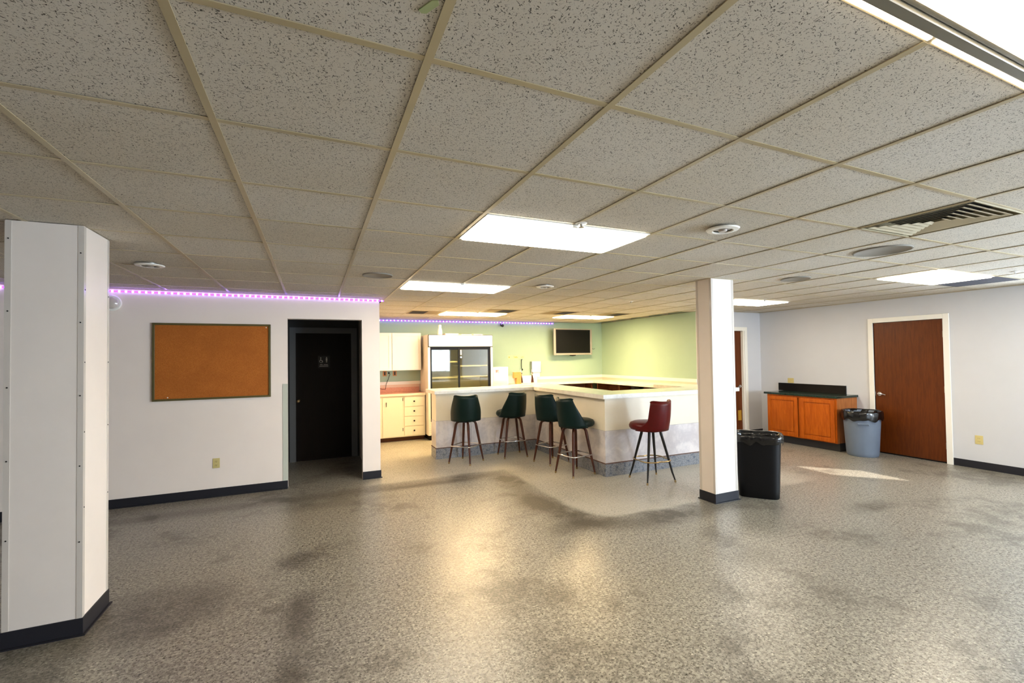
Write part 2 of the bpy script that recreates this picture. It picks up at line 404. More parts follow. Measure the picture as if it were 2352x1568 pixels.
# ------------------------------------------------------------------ ceiling tiles and grid
T = .6096; GX0 = -.9245; GY0 = .648
def gx(i): return GX0+T*i
def gy(j): return GY0+T*j
lights = {}   # cells taken by other units
def take(i, j, n=1):
    for q in range(n): lights[(i+q, j)] = 1
FIX = [(3, -1, 'main'), (3, 3, 'main'), (3, 7, 'main'), (11, 3, 'main'), (11, 7, 'main'), (5, 12, 'k'), (9, 12, 'k')]
for (i, j, k_) in FIX: take(i, j, 2)
VENTS = [(7, 1, 'big'), (13, 3, 'return'), (4, 12, 'small'), (6, 11, 'small'), (8, 11, 'small'), (10, 11, 'small')]
for (i, j, k_) in VENTS: take(i, j)
bm = bmesh.new(); box(bm, -.300, .300, -.300, .300, 0, .012)
for e in bm.edges: pass
tile_me = None; bulk = bmesh.new(); ntile = 0
for j in range(-6, 15):
    for i in range(-9, 16):
        x, y = gx(i)+T/2, gy(j)+T/2
        if (i, j) in lights or x > RX-.02 or y > BY: continue
        if x < WX and y > WY+.2: continue
        if x > GX and y > FY+.2: continue
        hx = .300
        xa, xb = x-.3, min(x+.3, RX-.003)
        ya, yb = y-.3, min(y+.3, BY-.003)
        vis = j >= -1 and not (i < -4) and not (y < 1.0 and (x < -1.2 or x > 2.8))
        if vis and xb == x+.3 and yb == y+.3:
            if tile_me is None:
                t0 = obj('ceiling_tile', bm, M['tile'], ceiling); tile_me = t0.data; t = t0
            else:
                t = bpy.data.objects.new('ceiling_tile', tile_me); C.objects.link(t); t.parent = ceiling
            t.location = (x, y, CE+.004+random.uniform(0, .002)); t.rotation_euler = (random.uniform(-.003, .003), random.uniform(-.003, .003), 0)
            ntile += 1
        else:
            box(bulk, xa, xb, ya, yb, CE+.005, CE+.017)
struct('ceiling_tiles', bulk, M['tile'], ceiling, kind='stuff')
def in_room(x, y): return not (x < WX-.13 and y > WY) and not (x > GX+.02 and y > FY+.02)
for i in range(-8, 16):
    x = gx(i)
    y1 = BY if WX < x < GX else (WY if x < WX else FY)
    if x > RX: continue
    segs = []; yp = REAR_Y
    for (fi, fj, fk) in sorted(FIX, key=lambda q: q[1]):
        if fi+1 == i and gy(fj) < y1: segs.append((yp, gy(fj)-.011)); yp = gy(fj+1)+.011
    segs.append((yp, y1)); bs = []
    for (a, b) in segs: bs += [(x-.012, x+.012, a, b, CE, CE+.003), (x-.001, x+.001, a, b, CE+.003, CE+.035)]
    struct('grid_runner', B(*bs), M['grid'], ceiling, kind='structure')
for j in range(-5, 15):
    y = gy(j)
    x0 = LX if y < WY else WX; x1 = RX if y < FY else GX
    # cross tees, cut at every runner
    struct('cross_tee', B((x0, x1, y-.011, y+.011, CE+.0012, CE+.0042), (x0, x1, y-.001, y+.001, CE+.0042, CE+.03)), M['grid'], ceiling, kind='structure')
# wall angle at the edges
struct('wall_angle', B((LX, WX, WY-.022, WY, CE-.002, CE+.001), (WX, WX+.022, WY, BY, CE-.002, CE+.001), (WX, GX, BY-.022, BY, CE-.002, CE+.001),
                       (GX-.022, GX, FY, BY, CE-.002, CE+.001), (GX, RX, FY-.022, FY, CE-.002, CE+.001), (RX-.022, RX, REAR_Y, FY, CE-.002, CE+.001)), M['grid'], ceiling)

def rrect_poly(x0, x1, y0, y1, rad, n=5):
    out = []
    for (cx, cy, a0) in ((x1-rad, y1-rad, 0), (x0+rad, y1-rad, PI/2), (x0+rad, y0+rad, PI), (x1-rad, y0+rad, 1.5*PI)):
        for k in range(n+1):
            a = a0+k*PI/2/n; out.append((cx+rad*math.cos(a), cy+rad*math.sin(a)))
    return out
FR = mat('dark_fixture_frame', (116, 110, 94), .35)  # darker tone for the frame of the nearest fixture
LLAB = {0: 'huge near ceiling light at top right corner of the picture, beside a strip made to glow', 1: 'bright rectangular ceiling light nearest the middle of the room',
        2: 'long ceiling light before the bar, right of the corner where the violet LED strip ends', 3: 'ceiling light beside the dark grey return grille above the brown door',
        4: 'ceiling light partly hidden behind the far white pillar', 5: 'warm ceiling light over the glass-door fridge', 6: 'warm ceiling light near the wall television'}
for n_, (i, j, k_) in enumerate(FIX):
    x0, x1, y0, y1 = gx(i)+.013, gx(i+2)-.013, gy(j)+.013, gy(j+1)-.013
    L = thing('ceiling_light', LLAB[n_], 'light', ((x0+x1)/2, (y0+y1)/2, CE), 0, 'recessed ceiling lights')
    fw = .030; ya = y1
    if n_ == 0: ya = y1+.002
    bm = bmesh.new()
    for (a, b, c, d) in ((x0, x1, y0, y0+fw), (x0, x1, ya-fw, ya), (x0, x0+fw, y0+fw, ya-fw), (x1-fw, x1, y0+fw, ya-fw)): box(bm, a, b, c, d, CE-.004, CE+.010, bev=.002, seg=1)
    obj('frame', bm, M['white'] if n_ else FR, L)
    if n_ == 0:
        ya = y1-.002
        bm = bmesh.new()   # a second, recessed step of the frame and a strip made to glow for light along the tee
        for (a, b, c, d) in ((x0+fw, x1-fw, ya-fw-.014, ya-fw), (x0+fw, x1-fw, y0+fw, y0+fw+.014)): box(bm, a, b, c, d, CE+.006, CE+.014)
        obj('inner_frame', bm, FR, L)
        obj('glow_strip', B((x0, gx(4)-.012, y1+.006, y1+.017, CE-.002, CE+.001), (gx(4)+.012, x1, y1+.006, y1+.017, CE-.002, CE+.001)), M['light'], L)
        bm = bmesh.new(); prism(bm, rrect_poly(x0+fw, x1-fw, y0+fw+.014, ya-fw-.014, .004), CE+.004, CE+.010)
    else:
        bm = bmesh.new(); prism(bm, rrect_poly(x0+.012, x1-.012, y0+.012, ya-.012, .03), CE-.012, CE+.006)
    obj('diffuser', bm, M['lightk'] if k_ == 'k' else M['light'], L)
    obj('housing', B((x0, x1, y0, y1, CE+.015, CE+.075)), M['white'], L)
    if n_:
        obj('latch', B(((x0+x1)/2-.02, (x0+x1)/2+.02, y0-.004, y0+.014, CE-.016, CE-.003), bev=.002), M['white'], L)

def sq_ring(bm, cx, cy, o, i_, z0, z1, th=.0015):
    """sloped square louvre: outer half size o at z0, inner half size i_ at z1"""
    A = [bm.verts.new((cx+sx*o, cy+sy*o, z0)) for sx, sy in ((-1,-1),(1,-1),(1,1),(-1,1))]
    Bv = [bm.verts.new((cx+sx*i_, cy+sy*i_, z1)) for sx, sy in ((-1,-1),(1,-1),(1,1),(-1,1))]
    A2 = [bm.verts.new((v.co.x, v.co.y, v.co.z+th)) for v in A]; B2 = [bm.verts.new((v.co.x, v.co.y, v.co.z+th)) for v in Bv]
    for k in range(4):
        q = (k+1) % 4
        bm.faces.new((A[k], A[q], Bv[q], Bv[k])); bm.faces.new((A2[k], B2[k], B2[q], A2[q]))
        bm.faces.new((A[k], A2[k], A2[q], A[q])); bm.faces.new((Bv[k], Bv[q], B2[q], B2[k]))
VLAB = ['large square ceiling vent with nested louvres, near the right edge of the ceiling', 'flat dark grey return grille beside the right ceiling light',
        'dark vent before the fridge light, leftmost of the vents over the bar', 'dark vent over the bar, second from the left', 'dark vent over the bar in front of the television light', 'dark vent over the bar nearest the green side wall']
for n_, (i, j, k_) in enumerate(VENTS):
    cx, cy = gx(i)+T/2, gy(j)+T/2
    V = thing('ceiling_vent', VLAB[n_], 'vent', (cx, cy, CE), 0, 'ceiling vents over the bar' if k_ == 'small' else None)
    if k_ == 'big':
        obj('throat', B((cx-.292, cx+.292, cy-.292, cy+.292, CE+.075, CE+.085)), M['darkvoid'], V)
        obj('collar', B((cx-.298, cx-.290, cy-.298, cy+.298, CE-.003, CE+.075), (cx+.290, cx+.298, cy-.298, cy+.298, CE-.003, CE+.075), (cx-.29, cx+.29, cy-.298, cy-.290, CE-.003, CE+.075), (cx-.29, cx+.29, cy+.290, cy+.298, CE-.003, CE+.075)), M['ventw'], V)
        for q in range(6):
            bm = bmesh.new(); o_ = .262-.042*q
            sq_ring(bm, cx, cy, o_, o_-.024, CE-.003, CE+.0045)
            obj('louvre', bm, mat('pale_vent_blade', (196, 186, 160), .4), V)
    elif k_ == 'return':
        obj('panel', B((cx-.297, cx+.297, cy-.297, cy+.297, CE-.002, CE+.004)), M['grill'], V)
        for q in range(18):
            obj('louvre', B((cx-.27, cx+.27, cy-.265+q*.031, cy-.255+q*.031, CE-.006, CE-.002)), M['grill'], V)
    else:
        obj('panel', B((cx-.297, cx+.297, cy-.297, cy+.297, CE+.001, CE+.006)), mat('stained_vent_panel', (128, 106, 64), .6), V)
        ox = -.25 if i < 5 else -.02
        obj('throat', B((cx+ox, cx+ox+.27, cy-.22, cy+.22, CE-.001, CE+.002)), M['darkvoid'], V)
        for q in range(6):
            obj('louvre', B((cx+ox, cx+ox+.27, cy-.20+q*.075, cy-.194+q*.075, CE-.004, CE-.001)), mat('brown_vent_blade', (60, 46, 28), .5), V)

def downlight(x, y, label):
    D = thing('recessed_downlight', label, 'downlight', (x, y, CE), 0)
    bm = bmesh.new(); lathe(bm, [(.058, -.016), (.066, -.022), (.098, -.018), (.104, -.010), (.100, -.008), (.060, -.006)], 32, x, y, CE); obj('trim_ring', bm, M['white'], D, True)
    bm = bmesh.new(); lathe(bm, [(.060, .02), (.060, -.012), (.0, -.004)], 24, x, y, CE); obj('reflector', bm, M['steel'], D, True)
    bm = bmesh.new(); lathe(bm, [(.0, -.028), (.022, -.026), (.03, -.014), (.02, -.006)], 20, x, y, CE); obj('bulb', bm, M['silver'], D, True)
downlight(2.458, 2.19, 'round white recessed downlight left of the large louvred vent')
downlight(-1.262, 4.815, 'round recessed downlight above the cork board')
downlight(2.466, 4.763, 'small round downlight in the ceiling right of the long light before the bar')
def flushspk(x, y, rr, label):
    bm = bmesh.new(); lathe(bm, [(0, -.004), (rr-.012, -.004), (rr-.008, -.007), (rr, -.005), (rr, .004), (0, .004)], 40, x, y, CE)
    tag(obj('ceiling_speaker', bm, M['speaker'], None, True), label, 'speaker', 'flush round ceiling speakers')
flushspk(.58, 4.73, .145, 'flush round ceiling speaker near the end of the violet LED strip')
flushspk(4.27, 2.20, .20, 'flush round ceiling speaker below the large louvred vent')
flushspk(4.92, 3.40, .15, 'flush round ceiling speaker just right of the far pillar')
def sprinkler(x, y, label):
    S_ = thing('sprinkler_head', label, 'sprinkler', (x, y, CE), 0, 'ceiling sprinkler heads')
    bm = bmesh.new(); lathe(bm, [(0, -.004), (.034, -.003), (.038, .0), (.0, .001)], 20, x, y, CE); obj('escutcheon', bm, M['white'], S_, True)
    bm = bmesh.new(); lathe(bm, [(.008, -.003), (.008, -.022), (.018, -.024), (.018, -.026), (0, -.027)], 12, x, y, CE); obj('nozzle', bm, M['steel'], S_, True)
sprinkler(1.53, 2.45, 'sprinkler head at the far edge of the middle ceiling light')
sprinkler(6.27, 4.84, 'sprinkler head beside the light behind the far pillar')
sprinkler(4.43, 5.70, 'sprinkler head in the ceiling over the front of the bar')
sprinkler(6.79, 2.26, 'sprinkler head near the right edge, above the grey return grille')
sprinkler(3.6, 8.6, 'sprinkler head between the two warm bar lights')

bm = bmesh.new(); prism(bm, [(.240, 1.092), (.232, 1.084), (.254, 1.044), (.268, 1.038), (.273, 1.050), (.252, 1.088)], CE+.0005, CE+.0035)
tag(obj('painters_tape', bm, mat('green_masking_tape', (168, 178, 128), .7)), 'small scrap of pale green tape stuck to a near ceiling tile', 'tape')
# ------------------------------------------------------------------ pillars
def pillar(x0, x1, y0, y1, label, screws):
    Pp = thing('square_pillar', label, 'pillar', ((x0+x1)/2, (y0+y1)/2, 0))
    obj('shaft', B((x0, x1, y0, y1, 0, CE)), M['lam'], Pp)
    bm = bmesh.new(); t_ = .007
    for (a, b, c, d) in ((x0-t_, x1+t_, y0-t_, y0), (x0-t_, x1+t_, y1, y1+t_), (x0-t_, x0, y0, y1), (x1, x1+t_, y0, y1)): box(bm, a, b, c, d, 0, .100)
    for (a, b, c, d) in ((x0-.02, x1+.02, y0-.02, y0-t_), (x1+t_, x1+.02, y0-t_, y1+.02), (x0-.02, x0-t_, y0-t_, y1+.02)): box(bm, a, b, c, d, 0, .008)
    obj('skirting', bm, M['base'], Pp)
    for (cx, cy, sx, sy) in ((x0, y0, 1, 1), (x1, y0, -1, 1), (x1, y1, -1, -1), (x0, y1, 1, -1)):
        bm = bmesh.new(); g = .026; t2 = .0022
        xa, xb = sorted((cx-sx*t2, cx+sx*g)); ya, yb = sorted((cy-sy*t2, cy)); box(bm, xa, xb, ya, yb, .10, CE-.003)
        xa, xb = sorted((cx-sx*t2, cx)); ya, yb = sorted((cy, cy+sy*g)); box(bm, xa, xb, ya, yb, .10, CE-.003)
        gd = obj('corner_guard', bm, M['guard'], Pp)
        if screws:
            for z in (.55, 1.0, 1.42, 1.86, 2.28):
                z += (.06 if cx == x0 else 0)
                bm = bmesh.new(); yy = cy-sy*t2; xx = cx+sx*.013
                tube(bm, [(xx, yy, z), (xx, yy-sy*.002, z)], .004, 8); obj('screw', bm, M['black'], gd)
                bm = bmesh.new(); xx = cx-sx*t2; yy = cy+sy*.013
                tube(bm, [(xx, yy, z+.2), (xx-sx*.002, yy, z+.2)], .004, 8); obj('screw', bm, M['black'], gd)
pillar(-1.614, -1.268, 3.612, 3.984, 'large square off-white pillar at the left edge with plastic corner guards', True)
pillar(3.951, 4.285, 3.697, 3.913, 'square white pillar in front of the right end of the bar', False)

# ------------------------------------------------------------------ left wall items
bx0, bx1, bz0, bz1 = -1.690, -.495, 1.166, 2.070
CB = thing('cork_board', 'large orange cork notice board in an olive frame on the off-white wall', 'notice board', ((bx0+bx1)/2, WY, bz0))
obj('cork_panel', B((bx0+.02, bx1-.02, WY-.016, WY-.001, bz0+.02, bz1-.02)), M['cork'], CB)
fw = .024
for (a, b, c, d) in ((bx0, bx1, bz1-fw, bz1), (bx0, bx1, bz0, bz0+fw), (bx0, bx0+fw, bz0+fw, bz1-fw), (bx1-fw, bx1, bz0+fw, bz1-fw)):
    obj('frame_rail', B((a, b, WY-.026, WY-.0005, c, d), bev=.003), M['oliveframe'], CB)
for (px, pz) in ((-1.545, 1.205), (-.545, 2.03)):
    bm = bmesh.new(); tube(bm, [(px, WY-.016, pz), (px, WY-.024, pz)], [.007, .005], 10); obj('push_pin', bm, M['white'], CB)

def outlet_y(x, z, y, label, w_=.072, h=.116):
    O = thing('wall_outlet', label, 'outlet', (x, y, z))
    obj('plate', B((x-w_/2, x+w_/2, y-.006, y-.0005, z-h/2, z+h/2), bev=.002), M['ivory'], O)
    for dz in (.022, -.022):
        bm = bmesh.new(); box(bm, x-.017, x+.017, y-.009, y-.006, z+dz-.014, z+dz+.014, bev=.001, seg=1); rc = obj('receptacle', bm, M['ivory'], O)
        obj('slots', B((x-.008, x-.005, y-.0095, y-.009, z+dz-.002, z+dz+.008), (x+.005, x+.008, y-.0095, y-.009, z+dz-.002, z+dz+.008), (x-.003, x+.003, y-.0095, y-.009, z+dz-.011, z+dz-.006)), M['slot'], rc)
outlet_y(-1.073, .400, WY, 'ivory wall outlet low on the wall below the cork board')
# right wall outlet and switch
O = thing('wall_outlet', 'ivory wall outlet low on the right wall, right of the brown door', 'outlet', (RX, 3.16, .395))
obj('plate', B((RX-.006, RX-.0005, 3.16-.042, 3.16+.042, .335, .455), bev=.002), M['ivory'], O)
for dz in (.022, -.022):
    rc = obj('receptacle', B((RX-.009, RX-.006, 3.143, 3.177, .395+dz-.014, .395+dz+.014)), M['ivory'], O)
    obj('slots', B((RX-.0096, RX-.009, 3.150, 3.153, .395+dz-.004, .395+dz+.008), (RX-.0096, RX-.009, 3.166, 3.169, .395+dz-.004, .395+dz+.008)), M['slot'], rc)
O = thing('wall_outlet', 'ivory outlet plate on the wall above the black backsplash', 'outlet', (RX, 5.85, 1.10))
obj('plate', B((RX-.006, RX-.0005, 5.80, 5.92, 1.052, 1.145), bev=.002), M['ivory'], O)
obj('receptacle', B((RX-.009, RX-.006, 5.835, 5.885, 1.07, 1.13)), M['ivory'], O)

# alarm strobe high on the left wall beside the pillar
A = thing('alarm_dome', 'round clear and white alarm dome on the wall beside the left pillar', 'alarm', (-2.055, WY, 2.285))
bm = bmesh.new(); lathe(bm, [(0, 0), (.088, 0), (.090, .012), (.082, .022), (0, .024)], 32)
bmesh.ops.rotate(bm, verts=bm.verts, cent=(0, 0, 0), matrix=Matrix.Rotation(PI/2, 3, 'X')); bmesh.ops.translate(bm, verts=bm.verts, vec=(-2.055, WY-.0005, 2.285)); obj('back_plate', bm, M['white'], A, True)
bm = bmesh.new(); lathe(bm, [(.066, .022), (.062, .045), (.040, .062), (0, .068)], 28)
bmesh.ops.rotate(bm, verts=bm.verts, cent=(0, 0, 0), matrix=Matrix.Rotation(PI/2, 3, 'X')); bmesh.ops.translate(bm, verts=bm.verts, vec=(-2.055, WY, 2.285)); obj('dome_cover', bm, M['guard'], A, True)

# LED light strips
def led_strip(x0, x1, y, z, step, label):
    S_ = thing('led_strip', label, 'light strip', (x0, y, z))
    obj('tape', B((x0, x1, y-.005, y-.001, z-.008, z+.008)), M['ledstrip'], S_)
    n_ = int((x1-x0)/step); me = None
    for q in range(n_+1):
        if me is None:
            bm = bmesh.new(); box(bm, -.009, .009, -.009, 0, -.009, .009, bev=.003, seg=1)
            o = obj('led', bm, M['led'], S_, False, True); me = o.data
        else:
            o = bpy.data.objects.new('led', me); C.objects.link(o); o.parent = S_
        o.location = (step*q, -.005, 0)
led_strip(-3.20, WX+.06, WY-.001, 2.418, .0605, 'violet LED strip along the top of the cork-board wall')
led_strip(1.00, 5.26, BY-.024, 2.415, .0740, 'violet LED strip along the top of the green wall behind the bar')

# alcove door
DR = struct('door_3', B((-.27, .565, AY+.01, AY+.05, 0, 2.055)), M['darkdoor'], label='dark brown door in the alcove, darkened further for shade')
trimm = mat('shade_grey_casing', (110, 114, 118), .5)  # white casing, greyed in colour to stand for shade
lbl(struct('door_casing', B((-.36, -.27, AY-.018, AY+.02, 0, 2.145), (.565, .655, AY-.018, AY+.02, 0, 2.145), (-.27, .565, AY-.018, AY+.02, 2.055, 2.145)), trimm, DR), 'white casing coloured grey for shade')
bm = bmesh.new(); lathe(bm, [(.0, .0), (.026, .0), (.026, .006), (.010, .010), (.010, .030), (.024, .038), (.028, .052), (.018, .064), (0, .066)], 20)
bmesh.ops.rotate(bm, verts=bm.verts, cent=(0, 0, 0), matrix=Matrix.Rotation(PI/2, 3, 'X')); bmesh.ops.translate(bm, verts=bm.verts, vec=(-.235, AY+.011, .962)); obj('door_knob', bm, M['brass'], DR, True)
sg = thing('restroom_sign', 'small black restroom sign with pale figures on the alcove door', 'sign', (.145, AY, 1.58))
obj('plaque', B((.055, .235, AY+.002, AY+.0095, 1.485, 1.685), bev=.002), M['plaque'], sg)
bm = bmesh.new()   # wheelchair figure and standing figure
tube(bm, [(.098, AY, 1.651), (.098, AY+.001, 1.651)], .009, 10); box(bm, .094, .103, AY, AY+.001, 1.605, 1.640); box(bm, .103, .122, AY, AY+.001, 1.605, 1.613); box(bm, .116, .124, AY, AY+.001, 1.582, 1.605)
for q in range(14):
    a = PI*.55+q*PI*1.35/13; a2 = a+PI*1.35/13
    p1 = (.104+.024*math.cos(a), AY+.0005, 1.596+.024*math.sin(a)); p2 = (.104+.024*math.cos(a2), AY+.0005, 1.596+.024*math.sin(a2)); tube(bm, [p1, p2], .003, 6)
tube(bm, [(.185, AY, 1.657), (.185, AY+.001, 1.657)], .009, 10); box(bm, .173, .197, AY, AY+.001, 1.605, 1.645); box(bm, .176, .183, AY, AY+.001, 1.575, 1.605); box(bm, .187, .194, AY, AY+.001, 1.575, 1.605)
obj('figures', bm, M['greyp'], sg)
obj('lettering', B((.085, .125, AY, AY+.0015, 1.538, 1.546), (.140, .205, AY, AY+.0015, 1.538, 1.546), (.078, .210, AY, AY+.0015, 1.512, 1.522)), M['greyp'], sg)

# ------------------------------------------------------------------ doors on the right
def lever(px, py, pz, parent, axis, sgn):
    """lever handle on a door face; axis 'x' = face normal -X (lever runs along Y by sgn); 'y' = normal -Y"""
    bm = bmesh.new()
    if axis == 'x':
        tube(bm, [(px, py, pz), (px-.008, py, pz)], .030, 20); tube(bm, [(px-.008, py, pz), (px-.045, py, pz)], .010, 12)
        tube(bm, [(px-.045, py-sgn*.008, pz), (px-.050, py+sgn*.03, pz+.003), (px-.050, py+sgn*.07, pz-.001), (px-.046, py+sgn*.105, pz-.010)], [.012, .012, .010, .008], 10)
    else:
        tube(bm, [(px, py, pz), (px, py-.008, pz)], .030, 20); tube(bm, [(px, py-.008, pz), (px, py-.045, pz)], .010, 12)
        tube(bm, [(px-sgn*.008, py-.045, pz), (px+sgn*.03, py-.050, pz+.003), (px+sgn*.07, py-.050, pz-.001), (px+sgn*.105, py-.046, pz-.01)], [.012, .012, .010, .008], 10)
    obj('lever_handle', bm, M['chrome'], parent, True)
D = struct('door_1', B((RX+.010, RX+.050, D1[0]+.004, D1[1]-.004, .008, D1[2]-.005)), M['door'], label='brown wood-veneer door in the right wall')
cw = .072
lbl(struct('door_casing', B((RX-.016, RX+.05, D1[0]-cw, D1[0], 0, D1[2]+cw), (RX-.016, RX+.05, D1[1], D1[1]+cw, 0, D1[2]+cw), (RX-.016, RX+.05, D1[0], D1[1], D1[2], D1[2]+cw), bev=.003), M['trim'], D), 'cream white casing')
lever(RX+.010, D1[1]-.065, .945, D, 'x', -1)
obj('latch_plate', B((RX+.002, RX+.010, D1[1]-.012, D1[1]-.004, .915, .975)), M['chrome'], D)
for z in (.25, 1.06, 1.86):
    bm = bmesh.new(); tube(bm, [(RX+.004, D1[0]+.004, z-.045), (RX+.004, D1[0]+.004, z+.045)], .007, 10); obj('hinge', bm, M['steel'], D)
obj('door_sweep', B((RX+.006, RX+.010, D1[0]+.006, D1[1]-.006, .004, .020)), M['black'], D)
D = struct('door_2', B((D2[0]+.004, D2[1]-.004, FY+.060, FY+.10, .008, 2.075)), M['door'], label='brown door partly hidden behind the far white pillar')
lbl(struct('door_casing', B((D2[0]-.075, D2[0], FY-.016, FY+.002, 0, 2.15), (D2[1], D2[1]+.075, FY-.016, FY+.002, 0, 2.15), (D2[0], D2[1], FY-.016, FY+.002, 2.075, 2.15),
                        (D2[1]-.022, D2[1], FY+.002, FY+.058, 0, 2.075), (D2[0], D2[0]+.02, FY+.002, FY+.058, 0, 2.075)), M['trim'], D), 'cream white casing')
lever(D2[1]-.075, FY+.060, .975, D, 'y', -1)
lbl(obj('kick_label', B((D2[1]-.14, D2[1]-.05, FY+.057, FY+.060, .30, .50)), M['ochre'], D), 'small ochre yellow plate')

# ------------------------------------------------------------------ kitchenette cabinet on the right wall
K = thing('base_cabinet', 'orange oak two-door base cabinet against the right wall', 'cabinet', (7.98, 5.32, 0))
cx0, cy0, cy1, cz0, cz1 = 7.735, 4.700, 5.945, .135, .868
obj('carcass', B((cx0, RX-.001, cy0, cy1, cz0, cz1)), M['oaks'], K)
obj('face_frame', B((cx0-.018, cx0, cy0-.001, cy0+.035, cz0, cz1), (cx0-.018, cx0, cy1-.035, cy1, cz0, cz1), (cx0-.018, cx0, cy0+.035, cy1-.035, cz1-.035, cz1), (cx0-.018, cx0, cy0+.035, cy1-.035, cz0, cz0+.03), (cx0-.018, cx0, 5.302, 5.340, cz0+.03, cz1-.035)), M['oak'], K)
for (a, b) in ((cy0+.022, 5.292), (5.350, cy1-.022)):
    z0, z1 = cz0+.015, cz1-.030; x = cx0-.018
    dr = obj('cabinet_door', B((x-.012, x-.0005, a, b, z0, z1), bev=.002), M['oak'], K)
    st = .058
    obj('stile', B((x-.024, x-.012, a, a+st, z0, z1), (x-.024, x-.012, b-st, b, z0, z1), (x-.024, x-.012, a+st, b-st, z0, z0+st), (x-.024, x-.012, a+st, b-st, z1-st, z1), bev=.002), M['oak'], dr)
    obj('raised_panel', B((x-.019, x-.012, a+st+.02, b-st-.02, z0+st+.02, z1-st-.02), bev=.005), M['oak'], dr)
lbl(obj('toe_kick', B((7.80, RX-.001, cy0+.01, cy1, 0, cz0)), mat('dark_grey_kick', (52, 52, 54), .6), K), 'dark grey recessed kick board')
W_ = thing('countertop', 'dark green stone countertop on the orange oak cabinet', 'countertop', (7.98, 5.32, .87))
obj('slab', B((7.690, RX-.001, 4.675, 6.000, .869, .905), bev=.004), M['greentop'], W_)
lbl(obj('backsplash', B((RX-.028, RX-.001, 4.86, 6.10, .905, 1.048), bev=.002), M['blacktop'], W_), 'black backsplash strip')

# ------------------------------------------------------------------ bins
def bag_skirt(bm, prof, n, rad_fn, folds, amp, cx, cy, rot=0):
    rings = []
    for k_, (off, z) in enumerate(prof):
        ring = []
        for q in range(n):
            a = 2*PI*q/n
            rr = rad_fn(a)+off
            wv = amp*(math.sin(a*folds+1.3*k_)*.6+math.sin(a*folds*2.3+k_*.7)*.4)
            zz = z+.35*amp*math.sin(a*5+k_) if 0 < k_ < len(prof)-1 else z+(.012*math.sin(a*7)+.010*math.sin(a*11+1) if k_ == len(prof)-1 else 0)
            ca, sa = math.cos(a+rot), math.sin(a+rot)
            ring.append(bm.verts.new((cx+(rr+wv)*ca, cy+(rr+wv)*sa, zz)))
        rings.append(ring)
    for A_, B_ in zip(rings, rings[1:]):
        for q in range(n): bm.faces.new((A_[q], A_[(q+1) % n], B_[(q+1) % n], B_[q]))
# grey round bin
gxc, gyc = 7.850, 4.400
G = thing('trash_can', 'round blue-grey trash can with a black liner, between oak cabinet and brown door', 'trash can', (gxc, gyc, 0))
bm = bmesh.new(); lathe(bm, [(0, .0), (.195, .0), (.205, .012), (.212, .05), (.245, .60), (.250, .66), (.262, .665), (.262, .685), (.246, .690), (.236, .66), (.20, .06), (0, .055)], 40, gxc, gyc); obj('body', bm, M['blue'], G, True)
for a in (PI*1.18, PI*1.18+PI):   # side handles
    bm = bmesh.new(); ca, sa = math.cos(a), math.sin(a); t_ = (-sa, ca)
    tube(bm, [(gxc+.243*ca-.07*t_[0], gyc+.243*sa-.07*t_[1], .50), (gxc+.262*ca-.065*t_[0], gyc+.262*sa-.065*t_[1], .515), (gxc+.262*ca+.065*t_[0], gyc+.262*sa+.065*t_[1], .515), (gxc+.243*ca+.07*t_[0], gyc+.243*sa+.07*t_[1], .50)], .009, 8); obj('handle', bm, M['blue'], G, True)
bm = bmesh.new(); bag_skirt(bm, [(-.03, .45), (-.012, .66), (.0, .700), (.016, .704), (.024, .68), (.026, .60), (.016, .565)], 72, lambda a: .248, 9, .007, gxc, gyc); obj('bin_liner', bm, M['bag'], G, 'all')
bm = bmesh.new(); lathe(bm, [(0, .46), (.21, .45)], 36, gxc, gyc); obj('liner_floor', bm, M['bagin'], G)
# black rectangular bin
tx, ty, tr = 4.640, 3.712, math.radians(-50.7)
def srect(a, hx=.235, hy=.185, p=5.0):
    c, s = abs(math.cos(a)), abs(math.sin(a)); return 1/(((c/hx)**p+(s/hy)**p)**(1/p))
G = thing('trash_can', 'tall black rectangular trash can with liner, beside the far pillar', 'trash can', (tx, ty, 0))
bm = bmesh.new(); rings = []
for (s_, z) in ((.0, .0), (.86, .0), (.88, .01), (.90, .1), (.98, .62), (1.0, .66), (1.04, .665), (1.04, .69), (.98, .69), (.95, .62), (.86, .05), (0, .05)):
    rings.append([bm.verts.new((tx+srect(2*PI*q/48)*max(s_, .001)*math.cos(2*PI*q/48+tr), ty+srect(2*PI*q/48)*max(s_, .001)*math.sin(2*PI*q/48+tr), z)) for q in range(48)])
for A_, B_ in zip(rings, rings[1:]):
    for q in range(48): bm.faces.new((A_[q], A_[(q+1) % 48], B_[(q+1) % 48], B_[q]))
obj('body', bm, M['black'], G, True)
bm = bmesh.new(); bag_skirt(bm, [(-.035, .40), (-.016, .66), (-.002, .700), (.014, .705), (.024, .685), (.024, .635), (.014, .61)], 96, lambda a: srect(a), 13, .006, tx, ty, tr); obj('bin_liner', bm, M['bag'], G, 'all')
bm = bmesh.new(); poly = [(tx+srect(2*PI*q/32)*.84*math.cos(2*PI*q/32+tr), ty+srect(2*PI*q/32)*.84*math.sin(2*PI*q/32+tr)) for q in range(32)]; prism(bm, poly, .40, .405); obj('liner_floor', bm, M['bagin'], G)

